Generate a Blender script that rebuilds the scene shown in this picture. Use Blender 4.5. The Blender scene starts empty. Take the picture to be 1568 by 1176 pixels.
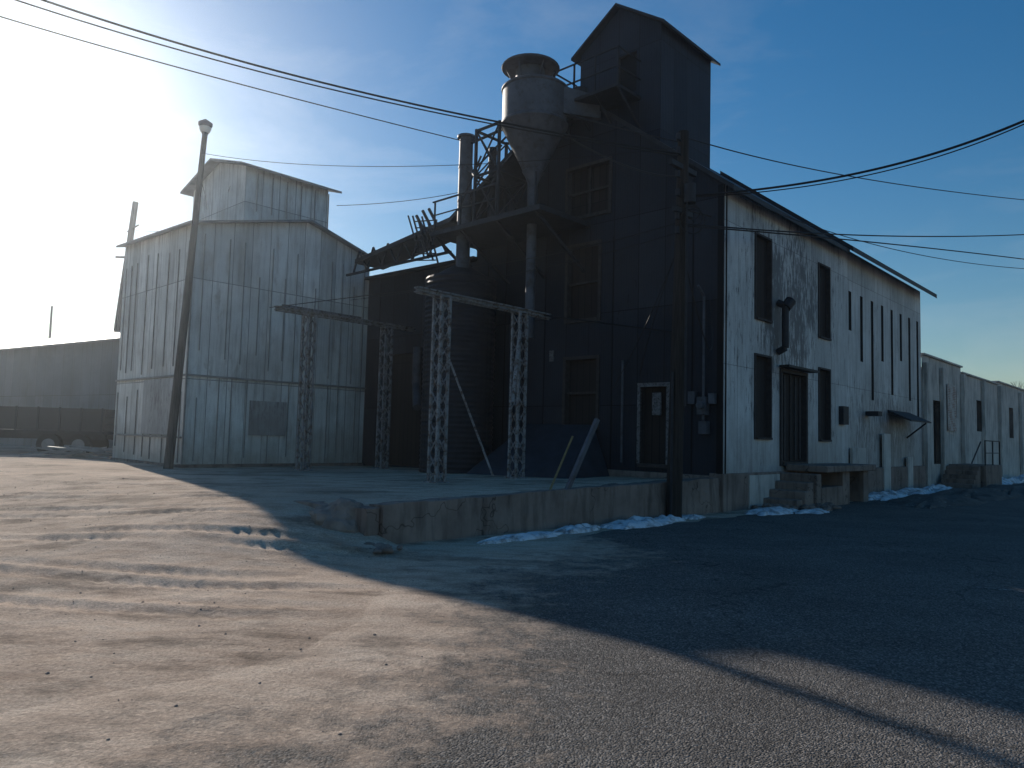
import bpy, bmesh, math, random
from mathutils import Vector, Matrix, noise
random.seed(7)
S=bpy.context.scene
# ------------------------------------------------ helpers
def ab(a,b,z=0.0):
    return Vector((4.85+.688*a-.725*b, 17+.725*a+.688*b, z))
def toab(x,y):
    dx,dy=x-4.85,y-17
    return dx*.688+dy*.725, -dx*.725+dy*.688
def ss(e0,e1,x):
    t=max(0,min(1,(x-e0)/(e1-e0))); return t*t*(3-2*t)
class Part:
    def __init__(s): s.v=[];s.f=[];s.uv=[]
    def poly(s,pts,uvs=None):
        i=len(s.v); s.v+= [Vector(p) for p in pts]; s.f.append(list(range(i,i+len(pts))))
        s.uv.append(uvs if uvs else [(0,0)]*len(pts))
    def box8(s,P):
        for q in ((0,3,2,1),(4,5,6,7),(0,1,5,4),(1,2,6,5),(2,3,7,6),(3,0,4,7)):
            s.poly([P[k] for k in q])
    def boxab(s,a0,a1,b0,b1,z0,z1):
        s.box8([ab(a0,b0,z0),ab(a1,b0,z0),ab(a1,b1,z0),ab(a0,b1,z0),ab(a0,b0,z1),ab(a1,b0,z1),ab(a1,b1,z1),ab(a0,b1,z1)])
    def beam(s,p,q,w,h=None,up=Vector((0,0,1))):
        p=Vector(p);q=Vector(q);h=h or w;d=(q-p).normalized()
        if abs(d.dot(up))>.95: up=Vector((.688,.725,0))
        x=d.cross(up).normalized()*w/2; y=x.normalized().cross(d)*h/2
        s.box8([p-x-y,p+x-y,p+x+y,p-x+y,q-x-y,q+x-y,q+x+y,q-x+y])
    def tube(s,p,q,r0,r1=None,n=10,cap=True):
        p=Vector(p);q=Vector(q);r1=r0 if r1 is None else r1
        d=(q-p).normalized();up=Vector((0,0,1)) if abs(d.z)<.95 else Vector((1,0,0))
        x=d.cross(up).normalized();y=x.cross(d)
        A=[];B=[]
        for k in range(n):
            t=2*math.pi*k/n;o=x*math.cos(t)+y*math.sin(t)
            A.append(p+o*r0);B.append(q+o*r1)
        for k in range(n):
            j=(k+1)%n; s.poly([A[k],A[j],B[j],B[k]],[(k/n,0),((k+1)/n,0),((k+1)/n,1),(k/n,1)])
        if cap:
            s.poly(A[::-1]); s.poly(B)
    def lathe(s,c,prof,n=28):
        c=Vector(c)
        R=[[c+Vector((r*math.cos(2*math.pi*k/n),r*math.sin(2*math.pi*k/n),z)) for k in range(n)] for r,z in prof]
        for i in range(len(R)-1):
            for k in range(n):
                j=(k+1)%n; s.poly([R[i][k],R[i][j],R[i+1][j],R[i+1][k]])
    def stone(s,x,y,z,r,seed,flat=.7):
        bm=bmesh.new();bmesh.ops.create_icosphere(bm,subdivisions=1 if r<.05 else 2,radius=r)
        off=len(s.v)
        for v in bm.verts:
            q=v.co*(1+.5*noise.noise(v.co*(.9/r)+Vector((seed,0,0))));s.v.append(Vector((x+q.x,y+q.y,z+q.z*flat)))
        for f in bm.faces: s.f.append([off+v.index for v in f.verts]);s.uv.append([(0,0)]*3)
        bm.free()
    def slab(s,p0,p1,p2,p3,th):
        D=Vector((0,0,-th)); P=[Vector(p) for p in (p0,p1,p2,p3)]
        s.box8([p+D for p in P]+P)
    def make(s,name,mat,parent=None,smooth=False,bevel=0):
        me=bpy.data.meshes.new(name); me.from_pydata([tuple(v) for v in s.v],[],s.f)
        ul=me.uv_layers.new(name='UVMap'); k=0
        for fi,f in enumerate(s.f):
            for j in range(len(f)): ul.data[k].uv=s.uv[fi][j]; k+=1
        bm=bmesh.new();bm.from_mesh(me)
        bmesh.ops.remove_doubles(bm,verts=bm.verts,dist=.0005)
        bmesh.ops.recalc_face_normals(bm,faces=bm.faces)
        bm.to_mesh(me);bm.free()
        me.materials.append(mat)
        o=bpy.data.objects.new(name,me);S.collection.objects.link(o)
        if parent:o.parent=parent
        if smooth:
            for p in me.polygons:p.use_smooth=True
            m=o.modifiers.new('es','EDGE_SPLIT');m.split_angle=math.radians(40)
        if bevel:
            m=o.modifiers.new('bv','BEVEL');m.width=bevel;m.segments=2;m.limit_method='ANGLE'
        return o
def empty(name,loc=(0,0,0)):
    o=bpy.data.objects.new(name,None);S.collection.objects.link(o);o.empty_display_size=.2;return o
def wall(part,rev,pane,P0,P1,inn,z0,tops,opens=(),depth=.14):
    P0=Vector(P0).to_3d();P1=Vector(P1).to_3d();P0.z=P1.z=0
    L=(P1-P0).length;d=(P1-P0)/L;inn=Vector(inn)
    def top(u):
        for (ua,za),(ub,zb) in zip(tops,tops[1:]):
            if ua-1e-6<=u<=ub+1e-6: return za+(zb-za)*(u-ua)/max(ub-ua,1e-6)
        return tops[-1][1]
    U=sorted(set([0,L]+[u for u,_ in tops if 0<u<L]+[u for o in opens for u in o[:2]]))
    V=sorted(set([z0]+[v for o in opens for v in o[2:]]))
    W=lambda u,v,k=0:P0+d*u+inn*k+Vector((0,0,v))
    for u0,u1 in zip(U,U[1:]):
        if u1-u0<1e-5: continue
        t0,t1=top(u0),top(u1); vs=[v for v in V if v<min(t0,t1)-.01]
        for i,v0 in enumerate(vs):
            uc=(u0+u1)/2
            if i<len(vs)-1:
                v1=vs[i+1];vc=(v0+v1)/2
                if any(o[0]<uc<o[1] and o[2]<vc<o[3] for o in opens): continue
                part.poly([W(u0,v0),W(u1,v0),W(u1,v1),W(u0,v1)],[(u0,v0),(u1,v0),(u1,v1),(u0,v1)])
            else:
                part.poly([W(u0,v0),W(u1,v0),W(u1,t1),W(u0,t0)],[(u0,v0),(u1,v0),(u1,t1),(u0,t0)])
    for (u0,u1,v0,v1) in opens:
        k=depth
        for A,B in (((u0,v0),(u1,v0)),((u1,v0),(u1,v1)),((u1,v1),(u0,v1)),((u0,v1),(u0,v0))):
            rev.poly([W(*A),W(*B),W(B[0],B[1],k),W(A[0],A[1],k)])
        pane.poly([W(u0,v0,k),W(u1,v0,k),W(u1,v1,k),W(u0,v1,k)],[(u0,v0),(u1,v0),(u1,v1),(u0,v1)])
# ------------------------------------------------ materials
class NT:
    def __init__(s,name):
        s.m=bpy.data.materials.new(name);s.m.use_nodes=True;s.t=s.m.node_tree
        s.b=s.t.nodes['Principled BSDF']
    def n(s,ty,ins=None,**kw):
        x=s.t.nodes.new(ty)
        for k,v in kw.items():setattr(x,k,v)
        for k,v in (ins or {}).items():
            if hasattr(v,'is_output') : s.t.links.new(v,x.inputs[k])
            else: x.inputs[k].default_value=v
        return x
    def mapped(s,src,scale,rot=0,loc=(0,0,0)):
        return s.n('ShaderNodeMapping',{'Vector':src,'Scale':scale,'Rotation':(0,0,rot),'Location':loc}).outputs[0]
    def noise(s,vec,sc,det=5,rough=.55,dist=0):
        return s.n('ShaderNodeTexNoise',{'Vector':vec,'Scale':sc,'Detail':det,'Roughness':rough,'Distortion':dist}).outputs['Fac']
    def ramp(s,f,stops):
        r=s.n('ShaderNodeValToRGB',{'Fac':f});e=r.color_ramp.elements
        while len(e)<len(stops): e.new(.5)
        for k,(p,c) in enumerate(stops):
            e[k].position=p; e[k].color=(c,c,c,1) if not hasattr(c,'__len__') else (*c,1)
        return r.outputs[0]
    def mix(s,f,a,b,mode='MIX'):
        x=s.n('ShaderNodeMix',data_type='RGBA',blend_type=mode)
        for k,v in ((0,f),(6,a),(7,b)):
            if hasattr(v,'is_output'): s.t.links.new(v,x.inputs[k])
            elif hasattr(v,'__len__'): x.inputs[k].default_value=(*v,1)
            else: x.inputs[k].default_value=v
        return x.outputs[2]
    def mul(s,a,b,op='MULTIPLY'):
        x=s.n('ShaderNodeMath',operation=op)
        for k,v in ((0,a),(1,b)):
            if hasattr(v,'is_output'): s.t.links.new(v,x.inputs[k])
            else: x.inputs[k].default_value=v
        return x.outputs[0]
    def out(s,col,rough=.8,bump=None,bs=.3,bd=.02,metal=0,spec=.3):
        for k,v in (('Base Color',col),('Roughness',rough),('Metallic',metal),('Specular IOR Level',spec)):
            if hasattr(v,'is_output'): s.t.links.new(v,s.b.inputs[k])
            elif hasattr(v,'__len__'): s.b.inputs[k].default_value=(*v,1)
            else: s.b.inputs[k].default_value=v
        if bump is not None:
            bn=s.n('ShaderNodeBump',{'Height':bump,'Strength':bs,'Distance':bd})
            s.t.links.new(bn.outputs[0],s.b.inputs['Normal'])
        return s.m
    def obj(s): return s.n('ShaderNodeTexCoord').outputs['Object']
    def uv(s): return s.n('ShaderNodeTexCoord').outputs['UV']

def siding(name,c1,c2,mort,w,h,stain,st_lo=.5,st_hi=.7,mortar=.012,rib=9.0,bs=.35,patch=None,plo=.55,phi=.62,spec=.3,rough=.6,stm=.75,center=None,rust=None,base=None):
    m=NT(name);uv=m.uv()
    br=m.n('ShaderNodeTexBrick',{'Vector':uv,'Color1':(*c1,1),'Color2':(*c2,1),'Mortar':(*mort,1),'Scale':1.0,'Mortar Size':mortar,'Mortar Smooth':.2,'Bias':0.0,'Brick Width':w,'Row Height':h})
    br.offset=0.0;br.offset_frequency=1;br.squash=1
    col=br.outputs['Color']
    st=m.ramp(m.noise(m.mapped(uv,(3.6,.30,1)),1.6,7,.66),[(st_lo,0),(st_hi,1)])
    col=m.mix(m.mul(st,stm),col,stain)
    big=m.ramp(m.noise(uv,.45,4,.6),[(.35,.74),(.65,1.08)])
    col=m.mix(1.0,col,big,'MULTIPLY')
    if rust:
        rs=m.ramp(m.noise(m.mapped(uv,(1.6,.5,1),0,(3,8,0)),1.3,9,.75,.4),[(.54,0),(.68,1)])
        col=m.mix(m.mul(rs,.65),col,rust)
    if patch:
        pm=m.noise(m.mapped(uv,(4.2,.8,1)),2.3,10,.76,.3)
        zone=m.ramp(m.noise(m.mapped(uv,(1.3,.5,1)),.6,2,.5),[(.40,0),(.68,.12)])
        if center:
            dv=m.mapped(uv,(1/center[2],1/center[3],0),0,(-center[0]/center[2],-center[1]/center[3],0))
            ln=m.n('ShaderNodeVectorMath',{0:dv},operation='LENGTH').outputs['Value']
            zone=m.mul(zone,m.ramp(ln,[(.2,.17),(1.0,0)]),'ADD')
        pm=m.mul(pm,zone,'ADD')
        col=m.mix(m.mul(m.ramp(pm,[(plo,0),(phi,1)]),.85),col,patch)
    if base:
        v=m.n('ShaderNodeSeparateXYZ',{0:uv}).outputs[1]
        gr=m.n('ShaderNodeMapRange',{'Value':v,'From Min':.3,'From Max':base[0],'To Min':1.0,'To Max':0.0}).outputs[0]
        sp=m.ramp(m.mul(gr,m.mul(m.noise(m.mapped(uv,(1.5,.8,1)),1.6,8,.7),1.3)),[(.18,0),(.7,1)])
        col=m.mix(m.mul(sp,.8),col,base[1])
    fine=m.ramp(m.noise(uv,38,3,.6),[(.3,.85),(.7,1.08)])
    col=m.mix(1.0,col,fine,'MULTIPLY')
    wv=m.n('ShaderNodeTexWave',{'Vector':uv,'Scale':rib/ (2*math.pi)*1.0,'Distortion':0.0},wave_type='BANDS',bands_direction='X').outputs['Fac']
    hgt=m.mul(m.mul(wv,.35),m.mul(br.outputs['Fac'],-.9),'ADD')
    hgt=m.mul(hgt,m.mul(m.noise(uv,2.0,3),1.4),'ADD')
    return m.out(col,rough,hgt,bs,.03,spec=spec)
M={}
M['shed']=siding('shed_siding',(.84,.85,.82),(.60,.62,.60),(.20,.20,.20),.62,3.05,(.30,.29,.27),.48,.72,.012,rib=20,bs=.25,stm=.75,rust=(.33,.29,.25),base=(2.6,(.34,.29,.24)))
M['white']=siding('peeling_white_siding',(.58,.60,.61),(.46,.48,.49),(.20,.20,.20),.75,3.4,(.27,.265,.27),.46,.74,.008,rib=30,bs=.25,patch=(.07,.07,.08),plo=.61,phi=.70,center=(3.6,5.2,3.6,3.4),base=(3.0,(.20,.19,.18)),stm=.85)
M['white2']=siding('stained_white_siding',(.56,.58,.59),(.45,.47,.48),(.20,.20,.20),.9,3.4,(.26,.255,.26),.46,.74,.008,rib=30,bs=.25,patch=(.10,.10,.11),plo=.62,phi=.74,center=(4.0,2.0,6,2.4),base=(4.5,(.24,.225,.21)),stm=.85)
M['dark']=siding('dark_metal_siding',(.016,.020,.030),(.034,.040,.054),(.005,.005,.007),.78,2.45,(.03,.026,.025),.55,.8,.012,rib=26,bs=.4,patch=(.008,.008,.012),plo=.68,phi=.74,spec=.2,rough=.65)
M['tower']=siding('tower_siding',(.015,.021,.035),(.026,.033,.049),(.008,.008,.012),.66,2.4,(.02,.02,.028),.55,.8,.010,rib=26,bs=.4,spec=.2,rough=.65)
M['far']=siding('warehouse_siding',(.17,.19,.21),(.12,.14,.16),(.05,.05,.05),.9,3.0,(.10,.09,.085),.5,.75,.012,rib=26)
def plain(name,c,var=.25,sc=6,rough=.7,metal=0,bs=.2,spec=.3,c2=None,lo=.5,hi=.7):
    m=NT(name);o=m.obj()
    f=m.ramp(m.noise(o,sc,6,.6),[(.3,1-var),(.7,1+var)])
    col=m.mix(1.0,c,f,'MULTIPLY')
    if c2: col=m.mix(m.ramp(m.noise(o,sc*1.7,8,.7),[(lo,0),(hi,1)]),col,c2)
    return m.out(col,rough,m.noise(o,sc*6,4),bs,.01,metal,spec)
M['steel']=plain('weathered_paint_steel',(.22,.23,.245),.3,5,.6,.1,c2=(.07,.045,.033),lo=.48,hi=.62)
M['darksteel']=plain('dark_steel',(.024,.026,.032),.3,6,.65,.1)
M['galv']=plain('galvanised_sheet',(.075,.085,.105),.3,2.5,.6,.1,c2=(.045,.04,.042),lo=.50,hi=.70)
M['roof']=plain('roof_metal',(.030,.032,.038),.3,3,.6,.2)
M['bin']=plain('dark_bin_metal',(.018,.020,.026),.3,3,.6,.1)
M['hatch']=plain('blue_grey_sheet',(.026,.034,.048),.25,3,.6,.1)
M['shedroof']=plain('shed_roof_metal',(.20,.205,.21),.3,3,.6,.2)
M['seam']=plain('seam_metal',(.24,.24,.235),.3,3,.6,.1)
M['board']=siding('window_boards',(.024,.018,.018),(.036,.028,.026),(.008,.008,.008),.22,4,(.015,.014,.015),.5,.8,.012,rib=1,rough=.8)
M['frame']=plain('window_frame_wood',(.046,.040,.040),.3,8,.8)
M['trim']=plain('white_trim',(.15,.15,.155),.3,9,.7,c2=(.05,.045,.042),lo=.48,hi=.62)
M['black']=plain('dark_interior',(.010,.010,.012),.2,3,.9)
M['yellow']=plain('yellow_guard',(.17,.145,.07),.2,9,.6)
M['wire']=plain('cable_rubber',(.012,.012,.013),.1,3,.6)
M['glass']=plain('lamp_glass',(.75,.72,.66),.05,3,.25,spec=.6)
M['rubber']=plain('tyre_rubber',(.02,.02,.02),.2,8,.85)
M['bark']=plain('bark',(.09,.075,.06),.3,9,.9)
M['rock']=plain('rock',(.20,.17,.15),.35,5,.9,bs=.6)
M['mud']=plain('frozen_mud',(.09,.08,.072),.4,5,.9,bs=.7,c2=(.30,.29,.29),lo=.58,hi=.68)
M['paint']=plain('worn_road_paint',(.38,.38,.36),.2,9,.8,c2=(.05,.047,.045),lo=.40,hi=.54)
def m_wood(name,c1,c2):
    m=NT(name);o=m.obj()
    g=m.noise(m.mapped(o,(14,14,.7)),2.0,8,.65)
    col=m.ramp(g,[(.3,c1),(.7,c2)])
    return m.out(col,.85,g,.6,.02,spec=.2)
M['wood']=m_wood('creosote_pole_wood',(.012,.010,.009),(.05,.042,.038))
M['wood2']=m_wood('grey_pole_wood',(.05,.045,.042),(.14,.13,.12))
def m_conc(name,c1,c2,crack=True):
    m=NT(name);o=m.obj()
    g=m.noise(o,1.1,9,.65)
    col=m.ramp(g,[(.3,c1),(.68,c2)])
    st=m.ramp(m.noise(m.mapped(o,(2.5,2.5,.35)),2.2,6,.6),[(.48,1.0),(.70,.50)])
    col=m.mix(1.0,col,st,'MULTIPLY')
    h=m.noise(o,22,6,.65)
    if crack:
        v=m.n('ShaderNodeTexVoronoi',{'Vector':m.n('ShaderNodeVectorMath',{0:o,1:m.n('ShaderNodeTexNoise',{'Vector':o,'Scale':2.5}).outputs['Color']},operation='ADD').outputs[0],'Scale':.55},feature='DISTANCE_TO_EDGE').outputs['Distance']
        cr=m.ramp(v,[(.0,0.3),(.008,1)])
        col=m.mix(1.0,col,cr,'MULTIPLY')
    return m.out(col,.9,h,.45,.02,spec=.2)
M['conc']=m_conc('old_concrete',(.15,.115,.10),(.28,.22,.19))
M['block']=m_conc('plastered_concrete',(.36,.345,.325),(.58,.55,.51),False)
def m_brick():
    m=NT('old_brick');uv=m.uv()
    b=m.n('ShaderNodeTexBrick',{'Vector':uv,'Color1':(.22,.12,.09,1),'Color2':(.32,.20,.16,1),'Mortar':(.42,.40,.38,1),'Scale':1.0,'Mortar Size':.012,'Brick Width':.22,'Row Height':.075})
    c=m.mix(m.ramp(m.noise(uv,2.2,7,.7),[(.45,0),(.55,1)]),b.outputs['Color'],(.46,.44,.41))
    return m.out(c,.9,b.outputs['Fac'],-.4,.01)
M['brick']=m_brick()
def dirt_nodes(m,o):
    """colour and height (metres) of the packed dirt"""
    g=m.noise(o,.35,5,.6); g2=m.noise(m.mapped(o,(.8,1.7,1),.18),1.5,8,.72)
    col=m.ramp(g2,[(.30,(.34,.245,.18)),(.5,(.56,.43,.33)),(.72,(.66,.54,.43))])
    col=m.mix(1.0,col,m.ramp(g,[(.35,.80),(.65,1.08)]),'MULTIPLY')
    dk=m.ramp(m.noise(m.mapped(o,(.7,1.5,1),.2),.8,7,.7),[(.52,1),(.62,.50)])
    col=m.mix(1.0,col,dk,'MULTIPLY')
    spk=m.ramp(m.noise(o,42,4,.8),[(.3,.52),(.7,1.30)])
    col=m.mix(1.0,col,spk,'MULTIPLY')
    peb=m.n('ShaderNodeTexVoronoi',{'Vector':o,'Scale':30.0}).outputs['Distance']
    ph=m.ramp(peb,[(.0,1),(.35,0)])
    h=m.mul(m.mul(m.noise(o,16,7,.76),1.4),m.mul(ph,.22),'ADD')
    return col,m.mul(h,.013)
def m_dirt():
    m=NT('packed_dirt');o=m.obj()
    col,h=dirt_nodes(m,o)
    return m.out(col,.95,h,1.0,1.0,spec=.1)
M['dirt']=m_dirt()
def m_road():
    m=NT('worn_asphalt');uv=m.uv();o=m.obj()
    agg=m.n('ShaderNodeTexVoronoi',{'Vector':o,'Scale':78.0,'Randomness':1.0})
    c=m.ramp(agg.outputs['Color'],[(.15,(.060,.056,.053)),(.6,(.130,.121,.112)),(.95,(.30,.275,.25))])
    pat=m.ramp(m.noise(m.mapped(o,(1,1.6,1)),.5,7,.66),[(.33,.74),(.68,1.18)])
    c=m.mix(1.0,c,pat,'MULTIPLY')
    c=m.mix(1.0,c,m.ramp(m.noise(o,26,3,.7),[(.3,.75),(.7,1.2)]),'MULTIPLY')
    v=m.n('ShaderNodeTexVoronoi',{'Vector':m.n('ShaderNodeVectorMath',{0:o,1:m.n('ShaderNodeTexNoise',{'Vector':o,'Scale':1.8}).outputs['Color']},operation='ADD').outputs[0],'Scale':.32},feature='DISTANCE_TO_EDGE').outputs['Distance']
    c=m.mix(1.0,c,m.ramp(v,[(0,.45),(.006,1)]),'MULTIPLY')
    sep=m.n('ShaderNodeSeparateXYZ',{0:uv}).outputs[1]
    d=m.n('ShaderNodeMapRange',{'Value':sep,'From Min':0.0,'From Max':3.4,'To Min':1.15,'To Max':0.0}).outputs[0]
    d=m.mul(d,m.mul(m.mul(m.noise(o,2.2,9,.8),-.5,'ADD'),2.4),'ADD')
    dm=m.ramp(d,[(.40,0),(.90,1)])
    dc,dh=dirt_nodes(m,o)
    c=m.mix(dm,c,dc)
    h=m.mul(m.mul(m.mul(agg.outputs['Distance'],-1.1),m.mul(m.noise(o,30,4,.7),.8),'ADD'),.010)
    inv=m.mul(1.0,dm,'SUBTRACT')
    h=m.mul(m.mul(h,inv),m.mul(dh,dm),'ADD')
    return m.out(c,.85,h,1.0,1.0,spec=.2)
M['road']=m_road()
def m_snow():
    m=NT('old_snow');o=m.obj();g=m.noise(o,5,7,.65)
    col=m.ramp(g,[(.38,(.26,.245,.24)),(.54,(.66,.68,.72))])
    return m.out(col,.7,g,.6,.03,spec=.3)
M['snow']=m_snow()
# ------------------------------------------------ terrain
def bw(a): return -.0435*a
def road_edge(a):
    e=-3.3+2.7*ss(-13.5,-8.0,a)
    return e+.35*noise.noise(Vector((a*.35,3.1,0)))+.16*noise.noise(Vector((a*1.9,7.1,0)))
def gz(a,b):
    left=.33*ss(3,15,b)
    hb=(.50+.20*max(0,min(1,(a+9.2)/9.2)))
    hb=hb+(.40-hb)*max(0,min(1,b/14))
    if a>-9.2: fb=ss(bw(a)+.08,bw(a)+.22,b)
    else: fb=ss(-.8,2.8,b)
    yard=hb*fb*ss(-14.5,-9.0,a)
    if a>0: yard*=max(0,1-a*3)
    return max(left,yard) if a<=0 else left
def relief(a,b):
    x,y,_=ab(a,b)
    e=road_edge(a); f=ss(-.2,1.6,b-e)
    if b<e: return -.008
    k=1.0 if a<-9.4 else (.45 if b>.6 else 0.0)
    n=.016*noise.fractal(Vector((x*.45,y*.9,1)),1.0,2.0,4)
    n+=.008*noise.fractal(Vector((x*2.3,y*3.0,5)),.7,2.0,5)
    n+=.006*noise.noise(Vector((x*8,y*8,5)))
    for off,s in ((-1.2,.6),(-.75,.5),(0,1),(.5,.8),(1.7,1),(2.15,.9),(3.1,.8),(3.6,.6),(4.6,.8),(5.0,.6),(6.4,.6),(7.5,.5)):
        yc=7.2+off+.035*(x+5)**2-.16*x+.18*math.sin(x*.5+off)
        dd=(y-yc)/.12
        if abs(dd)<6:
            m_=max(0,.50+1.2*noise.noise(Vector((x*.5,off,2))))
            n-=.042*s*math.exp(-dd*dd)*m_*(1+.5*math.sin(x*34+dd*2.5))
            dd=(y-yc-.20)/.08
            n+=.028*s*math.exp(-dd*dd)*m_*(1+.5*noise.noise(Vector((x*5,off,4))))
            dd=(y-yc+.20)/.08
            n+=.016*s*math.exp(-dd*dd)*m_
    return -.008*(1-f)+n*f*k
def axis(lo,hi,step,far):
    A=[];x=lo
    while x<hi: A.append(x);x+=step
    s=step;x=hi
    while x<far: A.append(x);s*=1.25;x+=s
    A.append(far);s=step;x=lo-step
    while x>-far: A.insert(0,x);s*=1.25;x-=s
    A.insert(0,-far);return A
A=[a for a in axis(-21,-8,.055,1500) if a<=-8]+[-8+.09*i for i in range(1,100)]+axis(1.05,1.3,.1,1500)[-28:]
A=sorted(set(A));B=axis(-4.2,9,.06,1500)
verts=[];faces=[]
for a in A:
    for b in B:
        z=gz(a,b)+(relief(a,b) if (-40<a<3 and -6<b<30) else -.008 if b<-3 else 0)
        p=ab(a,b,z);verts.append(tuple(p))
nb=len(B)
for i in range(len(A)-1):
    for j in range(nb-1):
        k=i*nb+j;faces.append((k,k+nb,k+nb+1,k+1))
me=bpy.data.meshes.new('ground');me.from_pydata(verts,[],faces);me.materials.append(M['dirt'])
for p in me.polygons:p.use_smooth=True
g=bpy.data.objects.new('ground',me);S.collection.objects.link(g)
# road
Ra=[-160,-120,-90,-70,-50,-40,-30]+[-25+.12*i for i in range(int(28/.12))]+[4+1.5*i for i in range(60)]+[110,150,200]
verts=[];faces=[];uvs=[]
rows=[0,.25,.6,1.2,2.5,4,6,9,12]
for a in Ra:
    e=road_edge(a)
    for r in rows:
        p=ab(a,e-r,.004 if r>0 else -.006);verts.append(tuple(p));uvs.append((a,r if a<-7 else r+3*ss(-7,-5,a)))
nr=len(rows)
for i in range(len(Ra)-1):
    for j in range(nr-1):
        k=i*nr+j;faces.append((k,k+1,k+nr+1,k+nr))
me=bpy.data.meshes.new('road');me.from_pydata(verts,[],faces);me.materials.append(M['road'])
ul=me.uv_layers.new(name='UVMap')
for l in me.loops: ul.data[l.index].uv=uvs[l.vertex_index]
o=bpy.data.objects.new('asphalt_road',me);S.collection.objects.link(o)
bm=bmesh.new();bm.from_mesh(me);bmesh.ops.recalc_face_normals(bm,faces=bm.faces)
if sum(f.normal.z for f in bm.faces)<0: bmesh.ops.reverse_faces(bm,faces=bm.faces)
bm.to_mesh(me);bm.free()
P=Part();P.poly([(5.34,8.62,.0085),(6.5,7.98,.0085),(6.53,8.04,.0085),(5.37,8.68,.0085)]);P.make('road_marking',M['paint'])
# loose stones (one object)
P=Part()
for i in range(900):
    x=random.uniform(-11,1.5);y=random.uniform(3.2,17)
    a,b=toab(x,y)
    if b<road_edge(a)-1.6 or (a>-9.4): continue
    r=random.choice([.005,.006,.006,.008,.008,.013])*random.uniform(.7,1.3)
    z=max(gz(a,b)+relief(a,b),.003 if b<road_edge(a) else -1)
    P.stone(x,y,z,r,i)
P.make('loose_stones',M['rock'])
P=Part();rng=random.Random(11)
for i in range(60):
    t=rng.uniform(1.2,3.6);q=ab(t,rng.uniform(-1.5,-.9) if t>1.9 else rng.uniform(-.9,-.2),.02);P.stone(q.x,q.y,.03+rng.random()*.06,rng.uniform(.04,.13),i,.6)
for i in range(40):
    q=ab(rng.uniform(-9.9,-9.3),rng.uniform(-.3,1.4));P.stone(q.x,q.y,.06,rng.uniform(.03,.10),i+90,.6)
P.make('concrete_rubble',M['conc'])
# ------------------------------------------------ MAIN MILL BUILDING
U_=Vector((.688,.725,0));V_=Vector((-.725,.688,0))
mill=empty('grain_mill_building')
fac=Part();rev=Part();pane=Part()
opens=[(3.3,4.7,7.65,9.0),(3.6,4.65,4.8,6.8),(3.6,4.65,1.9,3.7),(1.45,2.2,1.0,2.9),(9.6,12.6,.5,4.3)]
wall(fac,rev,pane,ab(0,0),ab(0,14),U_,.2,[(0,7.7),(4.0,10.75),(8.3,7.95),(8.31,7.0),(14,7.1)],opens,.16)
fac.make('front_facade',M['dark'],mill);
wl=Part()
opR=[(1.67,2.53,4.7,6.8),(5.75,6.55,4.7,6.8),(1.67,2.53,1.72,3.75),(5.75,6.55,1.72,3.75),(3.2,4.75,1.1,3.45)]
wall(wl,rev,pane,ab(0,0),ab(8.1,0),V_,.85,[(0,7.7),(8.1,7.7)],opR,.10)
wl.make('street_wall',M['white'],mill)
wl=Part();opS=[];p6=Part()
for k in range(8):
    t=.25+k*1.05; zl=[5.2,4.3,3.1,4.5,3.4,4.7,3.3,2.6][k]
    if t<7.9: opS.append((t,t+.26,zl,6.45))
wall(wl,rev,p6,ab(8.1,.06),ab(16.3,.06),V_,.85,[(0,7.68),(8.2,7.68)],opS,.05)
p6.make('slot_dark_backing',M['black'],mill)  # black sheets paint in the dark depth of the missing-board slots
wall(wl,rev,pane,ab(16.3,.06),ab(16.3,8.4),-U_,.0,[(0,7.7),(3.94,10.7),(8.34,7.95)])
wl.make('rear_street_wall',M['white2'],mill)
rev.make('opening_reveals',M['frame'],mill);pane.make('window_boards',M['board'],mill)
wl=Part();dmy=Part()
wall(wl,dmy,dmy,ab(0.0,8.35),ab(16.3,8.35),-V_,.0,[(0,8.0),(16.3,8.0)])
wall(wl,dmy,dmy,ab(0,14),ab(9,14),-V_,.0,[(0,7.0),(9,7.0)])
wall(wl,dmy,dmy,ab(9,14),ab(9,8.35),-U_,.0,[(0,7.0),(5.65,7.0)])
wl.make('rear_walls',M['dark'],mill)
fr=Part()
def frame_f(u0,u1,v0,v1,P,w=.09,pr=.04):
    P.boxab(-pr,.02,u0-w,u0,v0-w,v1+w);P.boxab(-pr,.02,u1,u1+w,v0-w,v1+w)
    P.boxab(-pr,.02,u0,u1,v1,v1+w);P.boxab(-pr-.03,.02,u0,u1,v0-w,v0)
def frame_r(u0,u1,v0,v1,P,w=.08,pr=.035):
    P.boxab(u0-w,u0,-pr,.02,v0-w,v1+w);P.boxab(u1,u1+w,-pr,.02,v0-w,v1+w)
    P.boxab(u0,u1,-pr,.02,v1,v1+w);P.boxab(u0,u1,-pr-.04,.02,v0-w,v0)
for o_ in opens[:4]: frame_f(*o_,fr)
fr.boxab(.06,.12,3.97,4.04,7.65,9.0)
fr.boxab(.05,.1,3.3,3.97,8.3,8.36);fr.boxab(.05,.1,4.04,4.7,8.3,8.36)
for o_ in opens[1:3]:
    fr.boxab(.05,.12,o_[0],o_[1],(o_[2]+o_[3])/2-.03,(o_[2]+o_[3])/2+.03)
for o_ in opR[:4]:
    frame_r(*o_,fr,.05)
frame_r(*opR[4],fr,.1,.05)
fr.boxab(3.93,3.97,.06,.095,1.12,3.43)
for k in (3.3,3.6,4.3,4.6): fr.boxab(k-.05,k+.05,.07,.098,1.15,3.4)
fr.make('window_frames',M['frame'],mill)
tr=Part()
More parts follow.
